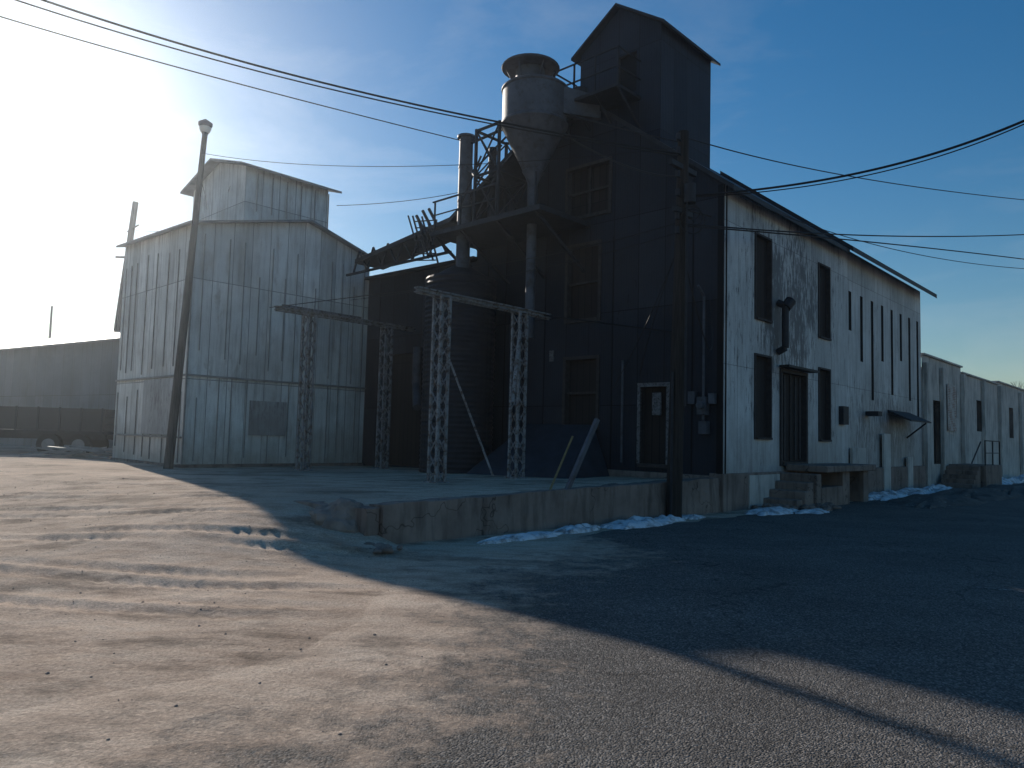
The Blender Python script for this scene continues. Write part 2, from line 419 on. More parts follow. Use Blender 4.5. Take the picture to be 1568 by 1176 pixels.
tr.boxab(-.06,.02,2.2,2.29,1.0,3.0);tr.boxab(-.06,.02,1.36,1.45,1.0,3.0);tr.boxab(-.06,.02,1.45,2.2,2.9,3.0)
tr.boxab(-.04,.01,1.62,1.86,2.2,2.75)
tr.boxab(-.03,0,5.1,5.25,3.7,4.0)
tr.make('door_trim',M['trim'],mill)
tr=Part();tr.boxab(-.045,-.003,-.03,.12,.85,7.62);tr.boxab(0.12,.14,-.03,-.003,.85,7.62)
# raised lap seams on the dark sheets
for b in (.78*i for i in range(1,18)):
    if not any(o_[0]-.15<b<o_[1]+.15 for o_ in opens): tr.boxab(-.018,-.003,b-.012,b+.012,.85,6.9)
tr.make('corner_and_lap_seams',M['dark'],mill)
fd=Part()
fd.boxab(-.05,16.3,-.07,.3,-.3,.86);fd.boxab(-.06,.25,.3,9.0,-.3,.80)
fd.make('foundation',M['conc'],mill,bevel=.02)
rf=Part()
rf.slab(ab(-.12,-.32,7.52),ab(7.4,-.32,7.52),ab(7.4,4.0,10.84),ab(-.12,4.0,10.84),.12)
rf.slab(ab(7.4,-.42,7.60),ab(16.75,-.42,7.60),ab(16.75,4.0,10.98),ab(7.4,4.0,10.98),.16)
rf.slab(ab(-.15,4.0,10.86),ab(16.6,4.0,10.86),ab(16.6,8.7,7.80),ab(-.15,8.7,7.80),.12)
rf.slab(ab(-.2,8.3,7.12),ab(9.2,8.3,7.12),ab(9.2,14.1,7.2),ab(-.2,14.1,7.2),.1)
rf.make('roof',M['roof'],mill)
# tower
tw=Part();a0,a1,b0,b1=.3,2.92,1.95,4.6
r2=Part();p2=Part()
pk=13.35;ev=12.45
wall(tw,r2,p2,ab(a0,b0),ab(a0,b1),U_,7.2,[(0,ev),((b1-b0)/2,pk),(b1-b0,ev)],[(.75,1.35,10.85,11.95)],.12)
wall(tw,r2,p2,ab(a0,b0),ab(a1,b0),V_,7.2,[(0,ev),(a1-a0,ev)])
wall(tw,r2,p2,ab(a1,b0),ab(a1,b1),-U_,7.2,[(0,ev),((b1-b0)/2,pk),(b1-b0,ev)])
wall(tw,r2,p2,ab(a0,b1),ab(a1,b1),-V_,7.2,[(0,ev),(a1-a0,ev)])
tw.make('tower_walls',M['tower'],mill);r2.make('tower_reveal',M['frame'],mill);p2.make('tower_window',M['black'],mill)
rf=Part();bm_=(b0+b1)/2;sl=(pk-ev)/((b1-b0)/2)
rf.slab(ab(a0-.2,b0-.2,ev-.2*sl+.06),ab(a1+.2,b0-.2,ev-.2*sl+.06),ab(a1+.2,bm_,pk+.06),ab(a0-.2,bm_,pk+.06),.07)
rf.slab(ab(a0-.2,bm_,pk+.06),ab(a1+.2,bm_,pk+.06),ab(a1+.2,b1+.2,ev-.2*sl+.06),ab(a0-.2,b1+.2,ev-.2*sl+.06),.07)
rf.make('tower_roof',M['roof'],mill)
bl=Part()
bl.boxab(-.75,.3,2.55,4.75,10.55,10.63)
for b in (2.58,3.3,4.0,4.7):
    bl.beam(ab(-.72,b,10.6),ab(-.72,b,11.6),.04)
    bl.beam(ab(-.7,b,10.55),ab(.3,b,9.8),.05)
for z in (11.1,11.6):
    bl.beam(ab(-.72,2.55,z),ab(-.72,4.75,z),.035);bl.beam(ab(-.72,2.57,z),ab(.3,2.57,z),.035);bl.beam(ab(-.72,4.73,z),ab(.3,4.73,z),.035)
bl.tube(ab(-.2,4.2,10.63),ab(-.2,4.2,11.15),.22,n=14)
bl.make('tower_balcony',M['darksteel'],mill)
pf=Part()
pf.boxab(-2.1,-.02,3.9,8.1,7.28,7.42)
for b in (4.1,5.5,6.9,8.0):
    pf.beam(ab(-2.0,b,7.28),ab(-.02,b,6.1),.07);pf.beam(ab(-2.05,b,7.4),ab(-2.05,b,8.3),.04)
pf.beam(ab(-2.05,5.5,8.3),ab(-2.05,8.1,8.3),.04);pf.beam(ab(-2.05,5.5,7.9),ab(-2.05,8.1,7.9),.03)
pf.make('cyclone_platform',M['darksteel'],mill)
gl=Part()
gl.slab(ab(-1.4,12.9,7.45),ab(-.2,12.9,7.45),ab(-.2,8.1,8.02),ab(-1.4,8.1,8.02),.14)
gl.slab(ab(-1.4,8.1,8.02),ab(-.2,8.1,8.02),ab(-.2,5.6,9.45),ab(-1.4,5.6,9.45),.14)
for i in range(6):
    b=8.3+i*.8
    gl.beam(ab(-1.3,b,7.0),ab(-1.3,b+.5,7.75),.05);gl.beam(ab(-1.3,b+.5,7.75),ab(-1.3,b+.8,7.0),.05)
gl.beam(ab(-1.3,8.1,7.0),ab(-1.3,13.5,7.0),.07)
for i in range(5):
    b=8.2+i*.22; gl.beam(ab(-1.7,b,6.6+.1*i),ab(-1.9,b+.35,8.0+.05*i),.04)
for i in range(7):
    gl.beam(ab(-1.7,8.3,6.7+.2*i),ab(-1.8,9.2,6.8+.2*i),.03)
for (b,z) in ((8.9,8.0),(9.2,8.0),(9.5,7.9)):
    gl.tube(ab(-1.2,b,z),ab(-1.2,b+.4,z+.55),.05,n=8)
gl.make('conveyor_gallery',M['darksteel'],mill)
st=Part()
st.tube(ab(-1.48,7.37,6.3),ab(-1.48,7.37,10.2),.2,n=20);st.tube(ab(-1.48,7.37,10.2),ab(-1.48,7.37,10.26),.27,n=20)
for z in (7.3,8.3,9.3): st.tube(ab(-1.48,7.37,z),ab(-1.48,7.37,z+.05),.215,n=20)
st.tube(ab(-1.48,7.37,6.35),ab(-.6,7.0,5.6),.19,n=16)
st.make('exhaust_duct',M['galv'],mill,smooth=True)
bf=Part()
Q=[ab(-1.9,6.5),ab(-.7,6.5),ab(-.7,5.6),ab(-1.9,5.6)]
for q in Q: bf.beam(q+Vector((0,0,7.4)),q+Vector((0,0,10.1)),.07)
for i in range(4):
    p,q=Q[i],Q[(i+1)%4]
    for z0 in (7.45,8.75):
        bf.beam(p+Vector((0,0,z0)),q+Vector((0,0,z0+1.3)),.035);bf.beam(q+Vector((0,0,z0)),p+Vector((0,0,z0+1.3)),.035)
    for z0 in (8.75,10.05): bf.beam(p+Vector((0,0,z0)),q+Vector((0,0,z0)),.06)
bf.tube(ab(-1.0,6.75,7.4),ab(-1.0,6.75,9.9),.12,n=12)
bf.beam(ab(-1.48,7.37,10.0),ab(-1.2,5.0,10.3),.06);bf.beam(ab(-1.48,7.37,9.0),ab(-1.2,5.6,10.2),.04);bf.beam(ab(-1.48,7.37,8.2),ab(-1.2,6.2,9.8),.04)
bf.beam(ab(-1.7,7.4,8.0),ab(-1.7,6.5,9.4),.04);bf.beam(ab(-1.5,7.4,9.4),ab(-1.9,6.5,8.75),.04)
bf.make('cyclone_support_frame',M['darksteel'],mill)
cy=Part();c=ab(-1.2,4.97)
cc=c+Vector((-.14,0,0))
cy.lathe(cc,[(.40,10.9),(.40,11.56)])
for k in range(6):
    t=2*math.pi*k/6;d=Vector((math.cos(t),math.sin(t),0));cy.beam(cc+d*.42+Vector((0,0,11.1)),cc+d*.66+Vector((0,0,11.58)),.03)
cy.lathe(cc,[(.0,11.57),(.78,11.58),(.80,11.61),(.78,11.64),(.40,11.76),(.38,11.84),(.0,11.87)])
cy.lathe(c,[(.38,11.08),(.88,11.02),(.92,10.99),(.92,10.95),(.88,10.92),(.88,10.06),(.92,10.02),(.92,9.97),(.88,9.94),(.28,8.75),(.30,8.72),(.22,8.6),(.14,8.4),(.13,7.4),(.13,4.2)],36)
i1=c-V_*.8
cy.box8([i1+U_*.1+Vector((0,0,10.2)),i1+U_*.7+Vector((0,0,10.2)),i1+U_*1.3-V_*.5+Vector((0,0,10.2)),i1+U_*1.1-V_*.6+Vector((0,0,10.2)),
         i1+U_*.1+Vector((0,0,10.95)),i1+U_*.7+Vector((0,0,10.95)),i1+U_*1.3-V_*.5+Vector((0,0,10.8)),i1+U_*1.1-V_*.6+Vector((0,0,10.8))])
cy.beam(c+Vector((-.3,.75,10.6)),c+Vector((1.5,1.2,10.3)),.5,.6)
cy.make('cyclone_separator',M['galv'],mill,smooth=True)
bn=Part();c=ab(-1.3,7.6)
pr=[]
z=.5
while z<6.0: pr+=[(1.02,z),(1.05,z+.06),(1.02,z+.12)];z+=.14
bn.lathe(c,pr+[(1.0,6.02),(.25,6.5),(0,6.5)],32)
bn.make('corrugated_bin',M['bin'],mill,smooth=False)
pp=Part()
for (p,q,r) in ((ab(-.5,9.6,4.9),ab(-.5,9.6,1.2),.12),(ab(-.5,9.6,4.9),ab(-.6,8.7,5.6),.12),(ab(-.4,10.6,4.4),ab(-.4,10.6,3.2),.15),(ab(-.4,10.6,3.2),ab(-.9,9.9,2.4),.14),
                (ab(-.12,.42,1.9),ab(-.12,.42,5.0),.03),(ab(-.12,.42,5.0),ab(-.4,.42,5.2),.03),(ab(-.12,2.7,1.0),ab(-.12,2.7,3.6),.03)):
    pp.tube(p,q,r,n=10)
pp.make('pipes',M['galv'],mill,smooth=True)
mb=Part();mb.boxab(-.2,-.003,.32,.55,2.2,2.62);mb.boxab(-.18,-.003,.62,.8,2.45,2.75);mb.boxab(-.16,-.003,.12,.28,2.45,2.7);mb.boxab(-.2,-.003,.3,.5,1.75,2.05)
mb.tube(ab(-.2,.43,2.42),ab(-.3,.43,2.42),.09,n=14)
mb.make('electric_meter_boxes',M['galv'],mill,bevel=.01)
hp=Part()
hp.box8([ab(-1.9,3.0,.5),ab(-1.9,6.6,.5),ab(-.1,6.6,.5),ab(-.1,3.0,.5),ab(-1.7,3.2,.75),ab(-1.7,6.4,.75),ab(-.12,5.9,1.95),ab(-.12,3.6,1.95)])
hp.make('sloped_hatch_cover',M['hatch'],mill,bevel=.02)
ex=Part()
ex.tube(ab(2.95,-.22,4.05),ab(2.95,-.22,5.15),.09,n=12);ex.tube(ab(2.95,-.22,5.15),ab(2.95,-.02,5.25),.09,n=12);ex.tube(ab(2.95,-.22,5.1),ab(3.1,-.3,5.3),.14,n=12)
ex.tube(ab(2.95,-.22,4.05),ab(2.95,-.02,3.95),.09,n=12)
ex.boxab(7.3,7.75,-.14,-.003,2.2,2.75)
ex.boxab(9.8,10.2,-.35,.04,2.55,2.7);ex.box8([ab(12.1,-.7,2.45),ab(14.6,-.7,2.45),ab(14.6,.05,2.75),ab(12.1,.05,2.75),ab(12.1,-.7,2.5),ab(14.6,-.7,2.5),ab(14.6,.05,2.85),ab(12.1,.05,2.85)])
ex.beam(ab(14.3,-.6,2.45),ab(14.3,.05,1.9),.05);ex.boxab(3.0,5.0,-.3,-.04,3.56,3.62)
ex.make('vent_and_hoods',M['darksteel'],mill)
ld=Part()
ld.boxab(3.3,7.0,-1.15,-.08,.88,1.05);ld.boxab(4.8,5.3,-1.0,-.08,-.1,.88);ld.boxab(6.4,6.8,-1.0,-.08,-.1,.88)
for k in range(4): ld.boxab(3.3-.34*(k+1),3.3-.34*k,-1.0+.06*(k%2),-.08,-.1,.84-.2*k)
ld.boxab(3.3,4.8,-1.0,-.5,-.1,.5)
ld.make('loading_landing',M['conc'],mill,bevel=.025)
pl=Part()
for (t0,t1,z1) in ((1.2,2.9,.8),(8.15,9.4,1.5),(11.2,11.9,2.0),(13.9,14.5,1.2)): pl.boxab(t0,t1,-.10,-.03,0,z1)
pl.make('base_patches',M['block'],mill)
# ------------------------------------------------ concrete block building
cw=empty('concrete_block_building')
w=Part();r3=Part();p3=Part()
wall(w,r3,p3,ab(16.32,.05),ab(76,.05),V_,-.1,[(0,5.2),(6.2,5.2),(6.201,4.95),(14,4.95),(14.001,5.1),(60,5.1)],
     [(1.6,2.7,.9,3.5),(4.8,5.4,2.9,4.1),(9.2,10.3,2.4,3.9),(17,18.2,2.2,3.9),(24,25.2,2.2,3.9),(34,35,2.2,3.9)],.2)
wall(w,r3,p3,ab(76,.05),ab(76,9),-U_,-.1,[(0,5.0),(9,5.0)])
wall(w,r3,p3,ab(16.35,9),ab(76,9),-V_,-.1,[(0,5.0),(60,5.0)])
w.make('walls',M['block'],cw);r3.make('reveals',M['conc'],cw);p3.make('boarded_openings',M['board'],cw)
w=Part();w.slab(ab(16.4,.3,4.8),ab(76,.3,4.8),ab(76,8.9,4.8),ab(16.4,8.9,4.8),.1);w.make('roof',M['roof'],cw)
w=Part()
for t in (16.4,18.9,22.4,26.5,30.4,36.2,42,48,54,60,66): w.boxab(t,t+.35,-.12,.045,-.1,4.9)
w.boxab(16.4,22.52,-.05,.35,5.2,5.28);w.boxab(22.52,30.3,-.05,.35,4.95,5.03);w.boxab(30.33,76,-.05,.35,5.1,5.18)
w.make('pilasters_and_coping',M['block'],cw,bevel=.02)
w=Part()
w.poly([ab(19.9,-.01,2.3),ab(21.4,-.01,2.3),ab(21.4,-.01,4.3),ab(19.9,-.01,4.3)],[(0,0),(1.5,0),(1.5,2),(0,2)])
w.make('exposed_brick',M['brick'],cw)
w=Part()
for k in range(5): w.boxab(17.8+.3*k,18.1+.3*k,-1.3,-.15,-.1,.17+.17*k)
w.boxab(19.3,22.3,-1.5,-.15,-.1,.9)
w.make('entry_steps',M['conc'],cw,bevel=.02)
w=Part()
for t in (19.4,20.8,22.2): w.beam(ab(t,-1.45,.9),ab(t,-1.45,1.9),.045)
w.beam(ab(19.4,-1.45,1.9),ab(22.2,-1.45,1.9),.045);w.beam(ab(19.4,-1.45,1.4),ab(22.2,-1.45,1.4),.035)
w.beam(ab(19.4,-1.3,1.85),ab(17.8,-1.3,1.0),.04)
w.make('handrail',M['darksteel'],cw)
# ------------------------------------------------ SHED
sh=empty('metal_clad_shed')
w=Part();r4=Part();p4=Part()
A0=-6.39
wall(w,r4,p4,ab(A0,14),ab(0,14),V_,.1,[(0,7.78),(3.8,8.65),(6.39,7.9)])
wall(w,r4,p4,ab(A0,14),ab(A0,19.8),U_,.1,[(0,7.78),(5.8,8.0)])
wall(w,r4,p4,ab(A0,19.8),ab(0,19.8),-V_,.1,[(0,8.0),(3.8,8.8),(6.39,8.1)])
wall(w,r4,p4,ab(0,14),ab(0,19.8),-U_,.1,[(0,7.9),(5.8,8.1)])
w.make('walls',M['shed'],sh)
w=Part()
w.slab(ab(A0-.25,13.75,7.75),ab(-2.59,13.75,8.72),ab(-2.59,20,8.9),ab(A0-.25,20,7.98),.07)
w.slab(ab(-2.59,13.75,8.72),ab(.35,13.75,7.82),ab(.35,20,8.05),ab(-2.59,20,8.9),.07)
w.make('roof',M['shedroof'],sh)
w=Part();ca0,ca1,cb0,cb1=A0+2.0,A0+5.15,15.0,19.1
ce=10.35;cp=10.95
wall(w,r4,p4,ab(ca0,cb0),ab(ca0,cb1),U_,7.9,[(0,ce),(2.05,cp),(4.1,ce)])
wall(w,r4,p4,ab(ca0,cb0),ab(ca1,cb0),V_,7.9,[(0,ce),(3.15,ce)])
wall(w,r4,p4,ab(ca1,cb0),ab(ca1,cb1),-U_,7.9,[(0,ce),(2.05,cp),(4.1,ce)])
wall(w,r4,p4,ab(ca0,cb1),ab(ca1,cb1),-V_,7.9,[(0,ce),(3.15,ce)])
w.make('cupola_walls',M['shed'],sh)
w=Part();cm=(cb0+cb1)/2;sl=.6/2.05
w.slab(ab(ca0-.35,cb0-.35,ce-.35*sl+.07),ab(ca1+.35,cb0-.35,ce-.35*sl+.07),ab(ca1+.35,cm,cp+.07),ab(ca0-.35,cm,cp+.07),.07)
w.slab(ab(ca0-.35,cm,cp+.07),ab(ca1+.35,cm,cp+.07),ab(ca1+.35,cb1+.35,ce-.35*sl+.07),ab(ca0-.35,cb1+.35,ce-.35*sl+.07),.07)
w.make('cupola_roof',M['shedroof'],sh)
w=Part();rng=random.Random(3)
for lv0,lv1 in ((.3,3.15),(3.15,7.5)):
    x=A0+.3
    while x<-.15:
        zt=lv1-rng.random()*1.2 if rng.random()<.5 else lv1
        zb=lv0+rng.random()*.8
        w.boxab(x,x+.025,13.965,13.995,zb,zt);x+=rng.uniform(.4,.85)
    y=14.3
    while y<19.7:
        w.boxab(A0-.035,A0-.005,y,y+.03,lv0+rng.random()*.6,lv1-rng.random()*.6);y+=rng.uniform(.5,.95)
x=ca0+.4
while x<ca1: w.boxab(x,x+.03,cb0-.04,cb0-.003,8.9,10.2);x+=.55
w.make('panel_seams',M['seam'],sh)
w=Part();w.boxab(A0-.01,0,13.94,13.99,3.13,3.19);w.boxab(A0-.06,A0-.01,13.93,19.8,3.13,3.19)
w.boxab(A0-.07,A0-.01,14.1,19.5,1.26,1.32);w.boxab(A0-.05,A0-.005,13.94,13.995,.1,7.7)
w.make('rails',M['seam'],sh)
w=Part();q0=ab(A0-.05,14.6);q1=ab(A0-.05,17.2)
w.poly([q0+Vector((0,0,1.35)),q1+Vector((0,0,1.35)),q1+Vector((0,0,3.1)),q0+Vector((0,0,3.1))],[(7,1.3),(9.6,1.3),(9.6,3.1),(7,3.1)])
q0=ab(-4.4,13.94);q1=ab(-3.1,13.94)
w.poly([q0+Vector((0,0,1.4)),q1+Vector((0,0,1.4)),q1+Vector((0,0,2.5)),q0+Vector((0,0,2.5))],[(2,.2),(3.3,.2),(3.3,1.3),(2,1.3)])
w.make('patch_panels',M['white2'],sh)
w=Part();w.boxab(A0-.06,.0,13.9,14.2,-.3,.5);w.boxab(A0-.06,A0+.2,13.9,19.8,-.3,.48);w.make('footing',M['conc'],sh)
# ------------------------------------------------ lattice posts and beams
def lattice(name,b,aL,aR,beam0,beam1,ztop,w=.25,zend=None):
    e=empty(name)
    for i,a in enumerate((aL,aR)):
        P=Part();z0=gz(a,b)-.05;h=w/2
        cs=[(a-h,b-h),(a+h,b-h),(a+h,b+h),(a-h,b+h)]
        for (x,y) in cs:
            P.boxab(x-.028,x+.028,y-.028,y+.028,z0,ztop)
        n=int((ztop-z0)/.34)
        dz=(ztop-z0)/n
        for k in range(n):
            for q in range(4):
                c0=cs[q];c1=cs[(q+1)%4]
                if k%2: c0,c1=c1,c0
                P.beam(ab(*c0,z0+k*dz),ab(*c1,z0+(k+1)*dz),.03,.02)
        P.boxab(a-h-.08,a+h+.08,b-h-.08,b+h+.08,z0-.1,z0+.08)
        P.boxab(a-h-.04,a+h+.04,b-h-.04,b+h+.04,ztop,ztop+.03)
        P.make('lattice_post_%d'%(i+1),M['steel'],e)
    P=Part()
    P.beam(ab(beam0,b,ztop+.12),ab(beam1,b,(zend or ztop)+.12),.16,.03);P.beam(ab(beam0,b,ztop+.05),ab(beam1,b,(zend or ztop)+.05),.03,.13)
    P.beam(ab(beam0,b,ztop+.03),ab(beam1,b,(zend or ztop)+.03),.16,.02)
    P.make('top_beam',M['steel'],e)
    return e
e1=lattice('steel_lattice_frame',4.2,-4.95,-2.4,-5.7,-1.3,4.62)
e2=lattice('steel_lattice_frame.001',10.95,-4.2,-1.4,-5.3,-.3,4.95)
P=Part()
P.beam(ab(-5.1,10.9,5.12),ab(-1.0,13.0,5.5),.07)
P.beam(ab(-4.9,4.0,3.3),ab(-4.0,3.4,.7),.04)
P.tube(ab(-2.6,4.0,4.1),ab(-2.9,3.9,2.4),.05,n=8)
P.make('tie_rods',M['steel'],e1)
P=Part();P.tube(ab(-1.5,4.2,4.7),ab(-.02,1.2,4.2),.02,n=6);P.tube(ab(-5.5,10.9,5.0),ab(-5.6,4.3,4.72),.012,n=6);P.make('tie_cables',M['wire'],e1)
# ------------------------------------------------ retaining wall
def rough(name,parts,mat,amp=.03,parent=None,cuts=18,sc=1.8):
    P=Part()
    for q in parts: P.box8(q)
    o=P.make(name,mat,parent)
    bm=bmesh.new();bm.from_mesh(o.data)
    for _ in range(6):
        es=[e for e in bm.edges if e.calc_length()>.2]
        if not es: break
        bmesh.ops.subdivide_edges(bm,edges=es,cuts=1,use_grid_fill=True)
    bmesh.ops.triangulate(bm,faces=bm.faces)
    bm.normal_update()
    for v in bm.verts:
        n=noise.noise_vector(v.co*sc)*amp+noise.noise_vector(v.co*sc*4)*amp*.4
        v.co+=n
    bm.to_mesh(o.data);bm.free();return o
rw=empty('concrete_retaining_wall')
q=[ab(-9.2,.40,-.2),ab(-.1,-.02,-.2),ab(-.1,.33,-.2),ab(-9.2,.78,-.2),ab(-9.2,.42,.56),ab(-.1,0,.77),ab(-.1,.33,.77),ab(-9.2,.78,.56)]
rough('street_face',[q],M['conc'],.035,rw)
q=[ab(-9.5,.45,-.2),ab(-9.22,.45,-.2),ab(-9.1,2.6,-.2),ab(-9.4,2.6,-.2),ab(-9.45,.5,.5),ab(-9.22,.5,.53),ab(-9.1,2.6,.5),ab(-9.4,2.6,.48)]
rough('return_face',[q],M['conc'],.05,rw)
bm=bmesh.new();bmesh.ops.create_icosphere(bm,subdivisions=4,radius=.5)
for v in bm.verts:
    d=v.co.normalized();k=1+.3*noise.noise(d*1.6+Vector((3,1,0)))+.12*noise.noise(d*5)
    v.co=Vector((v.co.x*k*.9,v.co.y*k*.7,v.co.z*k*.75))
me=bpy.data.meshes.new('boulder');bm.to_mesh(me);bm.free();me.materials.append(M['rock'])
o=bpy.data.objects.new('boulder',me);S.collection.objects.link(o);o.location=(-2.42,10.9,.22)
P=Part();P.beam((.75,13.35,-.05),(1.62,13.9,1.95),.09,.07);P.make('leaning_guard_post',M['galv'])
P=Part();P.tube((.45,13.1,0),(1.12,13.4,1.62),.02,n=8);P.make('yellow_guy_guard',M['yellow'])
def snow(name,blobs,mat):
    P=Part()
    for (a,b,la,lb,h,sd) in blobs:
        rings=9;n=44;c=len(P.v)
        P.v.append(ab(a,b,h+.01))
        for i in range(1,rings+1):
            f=i/rings
            for k in range(n):
                t=2*math.pi*k/n
                rr=f*(1+.42*noise.noise(Vector((math.cos(t)*1.6,math.sin(t)*1.6,sd)))+.40*noise.noise(Vector((math.cos(t)*5,math.sin(t)*5,sd))))
                z=h*(1-f**2.2)*(1+.8*noise.noise(Vector((rr*math.cos(t)*4,rr*math.sin(t)*2,sd))))+.008-(.03 if i==rings else 0)
                P.v.append(ab(a+la*rr*math.cos(t),min(b+lb*rr*math.sin(t),bw(a)+.05 if a<0 else 0),z))
        for k in range(n):
            P.f.append([c,c+1+k,c+1+(k+1)%n]);P.uv.append([(0,0)]*3)
        for i in range(rings-1):
            for k in range(n):
                p=c+1+i*n;P.f.append([p+k,p+n+k,p+n+(k+1)%n,p+(k+1)%n]);P.uv.append([(0,0)]*4)
    P.make(name,mat,smooth=True)
snow('snow_patch',[(-6.9,-.25,1.0,.20,.06,1),(-5.5,-.2,.6,.20,.08,2),(-3.9,-.3,1.0,.34,.11,3),(-2.8,-.25,.5,.26,.08,4),(-1.8,-.25,.4,.2,.05,8),
 (.9,-.8,1.1,.4,.10,5),(2.0,-1.3,.9,.3,.06,6),(8.6,-.9,1.6,.5,.16,9),(11.3,-.9,1.8,.5,.18,10),(14.3,-.9,2.0,.5,.18,11),(17.5,-2.2,1.5,.4,.10,12),(25,-.9,3,.6,.25,13),(32,-1,3.5,.6,.25,14)],M['snow'])
snow('mud_and_slush_ridge',[(8.5,-2.3,3.0,.9,.17,21),(12.5,-2.4,3.6,1.0,.22,22),(17,-2.8,3.6,1.0,.2,23),(22,-3.0,4,1.0,.2,24)],M['mud'])
# ------------------------------------------------ poles
up=empty('utility_pole');P=Part()
base=Vector((3.38,15.3,-.1));top=Vector((3.52,15.35,8.15))
P.tube(base,top,.165,.115,n=18);P.make('shaft',M['wood'],up,smooth=True)
P=Part()
for z,l in ((7.35,.5),(6.4,.35)): P.beam(Vector((3.5,15.3,z))-U_*l,Vector((3.5,15.3,z))+U_*l,.09,.11)
for z in (7.9,7.6,7.1,6.7,6.2,5.9): 
    P.tube((3.36,15.15,z),(3.36,15.15,z+.14),.045,n=10);P.beam((3.5,15.3,z),(3.36,15.15,z+.02),.03)
P.tube((3.62,15.15,6.55),(3.62,15.15,6.95),.12,n=16);P.tube((3.55,15.12,2.3),(3.55,15.12,6.6),.025,n=6)
P.tube((3.3,15.18,0),(3.3,15.18,3.0),.03,n=8)
P.make('hardware',M['darksteel'],up)
P=Part()
for k in range(3):
    n=20;r=.16+.05*k;c=Vector((3.66,15.1,6.35-.1*k))
    for i in range(n):
        t0=2*math.pi*i/n;t1=2*math.pi*(i+1)/n
        P.tube(c+Vector((r*math.cos(t0),0,r*math.sin(t0))),c+Vector((r*math.cos(t1),.02,r*math.sin(t1))),.012,n=5,cap=False)
P.make('cable_loops',M['wire'],up)
lp=empty('street_lamp');P=Part()
P.tube((-9.75,21.2,0),(-9.22,21.2,10.25),.135,.075,n=16);P.make('shaft',M['wood2'],lp,smooth=True)
P=Part();P.lathe((-9.2,21.15,.5),[(.06,9.6),(.10,9.75),(.20,9.95),(.20,10.02),(.05,10.12),(0,10.15)],18);P.make('lamp_head',M['galv'],lp,smooth=True)
P=Part();P.lathe((-9.2,21.15,.5),[(0,9.70),(.12,9.73),(.17,9.84),(.17,9.95)],18);P.make('lamp_lens',M['glass'],lp,smooth=True)
p3_=empty('utility_pole.001');P=Part()
P.tube((-22.1,40,0),(-21.0,40,13.9),.2,.15,n=12);P.tube((-20.9,39.5,6.6),(-21.5,40,9.3),.07,n=8)
P.beam((-21.9,40,10.8),(-20.6,40,10.8),.1);P.beam((-21.3,39.9,12.2),(-20.7,39.9,12.6),.06)
P.make('shaft',M['wood2'],p3_)
P=Part();P.tube((-37.8,60,0),(-37.8,60,11.2),.12,.08,n=8);P.make('utility_pole.002',M['wood2'])
# ------------------------------------------------ wires
P=Part()
def wire(p0,pm,p1,r=.014,ext=1.12,n=36):
    p0,pm,p1=Vector(p0),Vector(pm),Vector(p1)
    c=2*pm-(p0+p1)/2
    f=lambda t:(1-t)**2*p0+2*t*(1-t)*c+t*t*p1
    pts=[f(ext*i/n) for i in range(n+1)]
    for a,b in zip(pts,pts[1:]): P.tube(a,b,r,n=5,cap=False)
pt=(3.5,15.3)
wire((*pt,7.65),(-3.5,14,8.3),(-9,11.8,8.95),.020)
wire((*pt,7.60),(-3.45,14,8.20),(-9,11.8,8.78),.014)
wire((-1.5,21,10.1),(-6.3,16.5,9.47),(-9.4,13,8.95),.014)
wire((3.6,15.3,6.75),(6.45,13.8,6.76),(8.4,12,7.05),.024,1.3)
wire((3.6,15.3,6.72),(6.47,13.85,6.70),(8.4,12.05,7.0),.012,1.3)
wire((3.6,15.3,8.0),(9.3,19.8,8.9),(17.3,25,10.2),.014,1.3)
wire((3.6,15.3,6.15),(10.0,20.0,7.35),(17.3,25,8.95),.018,1.3)
wire((3.6,15.3,6.1),(10.0,20.0,7.15),(17.3,25,8.12),.018,1.3)
wire((5.2,16.9,7.3),(10.5,20.5,7.15),(17.3,25,7.78),.011,1.3)
wire((*pt,7.8),(-3.4,18.4,8.35),(-9.25,21.1,9.6),.008,1)
wire((-6.0,24.2,9.1),(-3.0,22.5,8.85),(-.6,21,8.9),.010,1)
wire((*pt,6.2),(1.2,17.3,6.0),(-1.2,20.5,6.3),.012,1)
wire((*pt,6.0),(.0,18.5,5.7),(-5.5,24.6,6.0),.010,1)
wire((*pt,5.9),(3.0,16.6,4.2),ab(-.1,3.0,2.9),.010,1)
wire((*pt,5.9),(3.2,16.6,4.4),ab(-.1,2.2,3.2),.010,1)
wire((*pt,7.2),(2.6,16.8,7.9),ab(-.7,4.4,9.8),.02,1)
wire((*pt,7.9),(2.0,17,9.0),ab(-.7,4.6,10.5),.014,1)
wire((*pt,6.5),(4.0,16.0,6.6),ab(-.05,.3,6.9),.016,1)
wire((3.6,15.3,5.2),(4.3,16.1,3.6),ab(-.05,.3,4.9),.014,1)
wire((-20.9,40,12.3),(-15,34,11.0),(-9.5,24,9.6),.012,1)
wire((-21.0,40,11.0),(-14.6,33,10.2),(-9.3,21.2,8.9),.012,1)
P.make('power_lines',M['wire'])
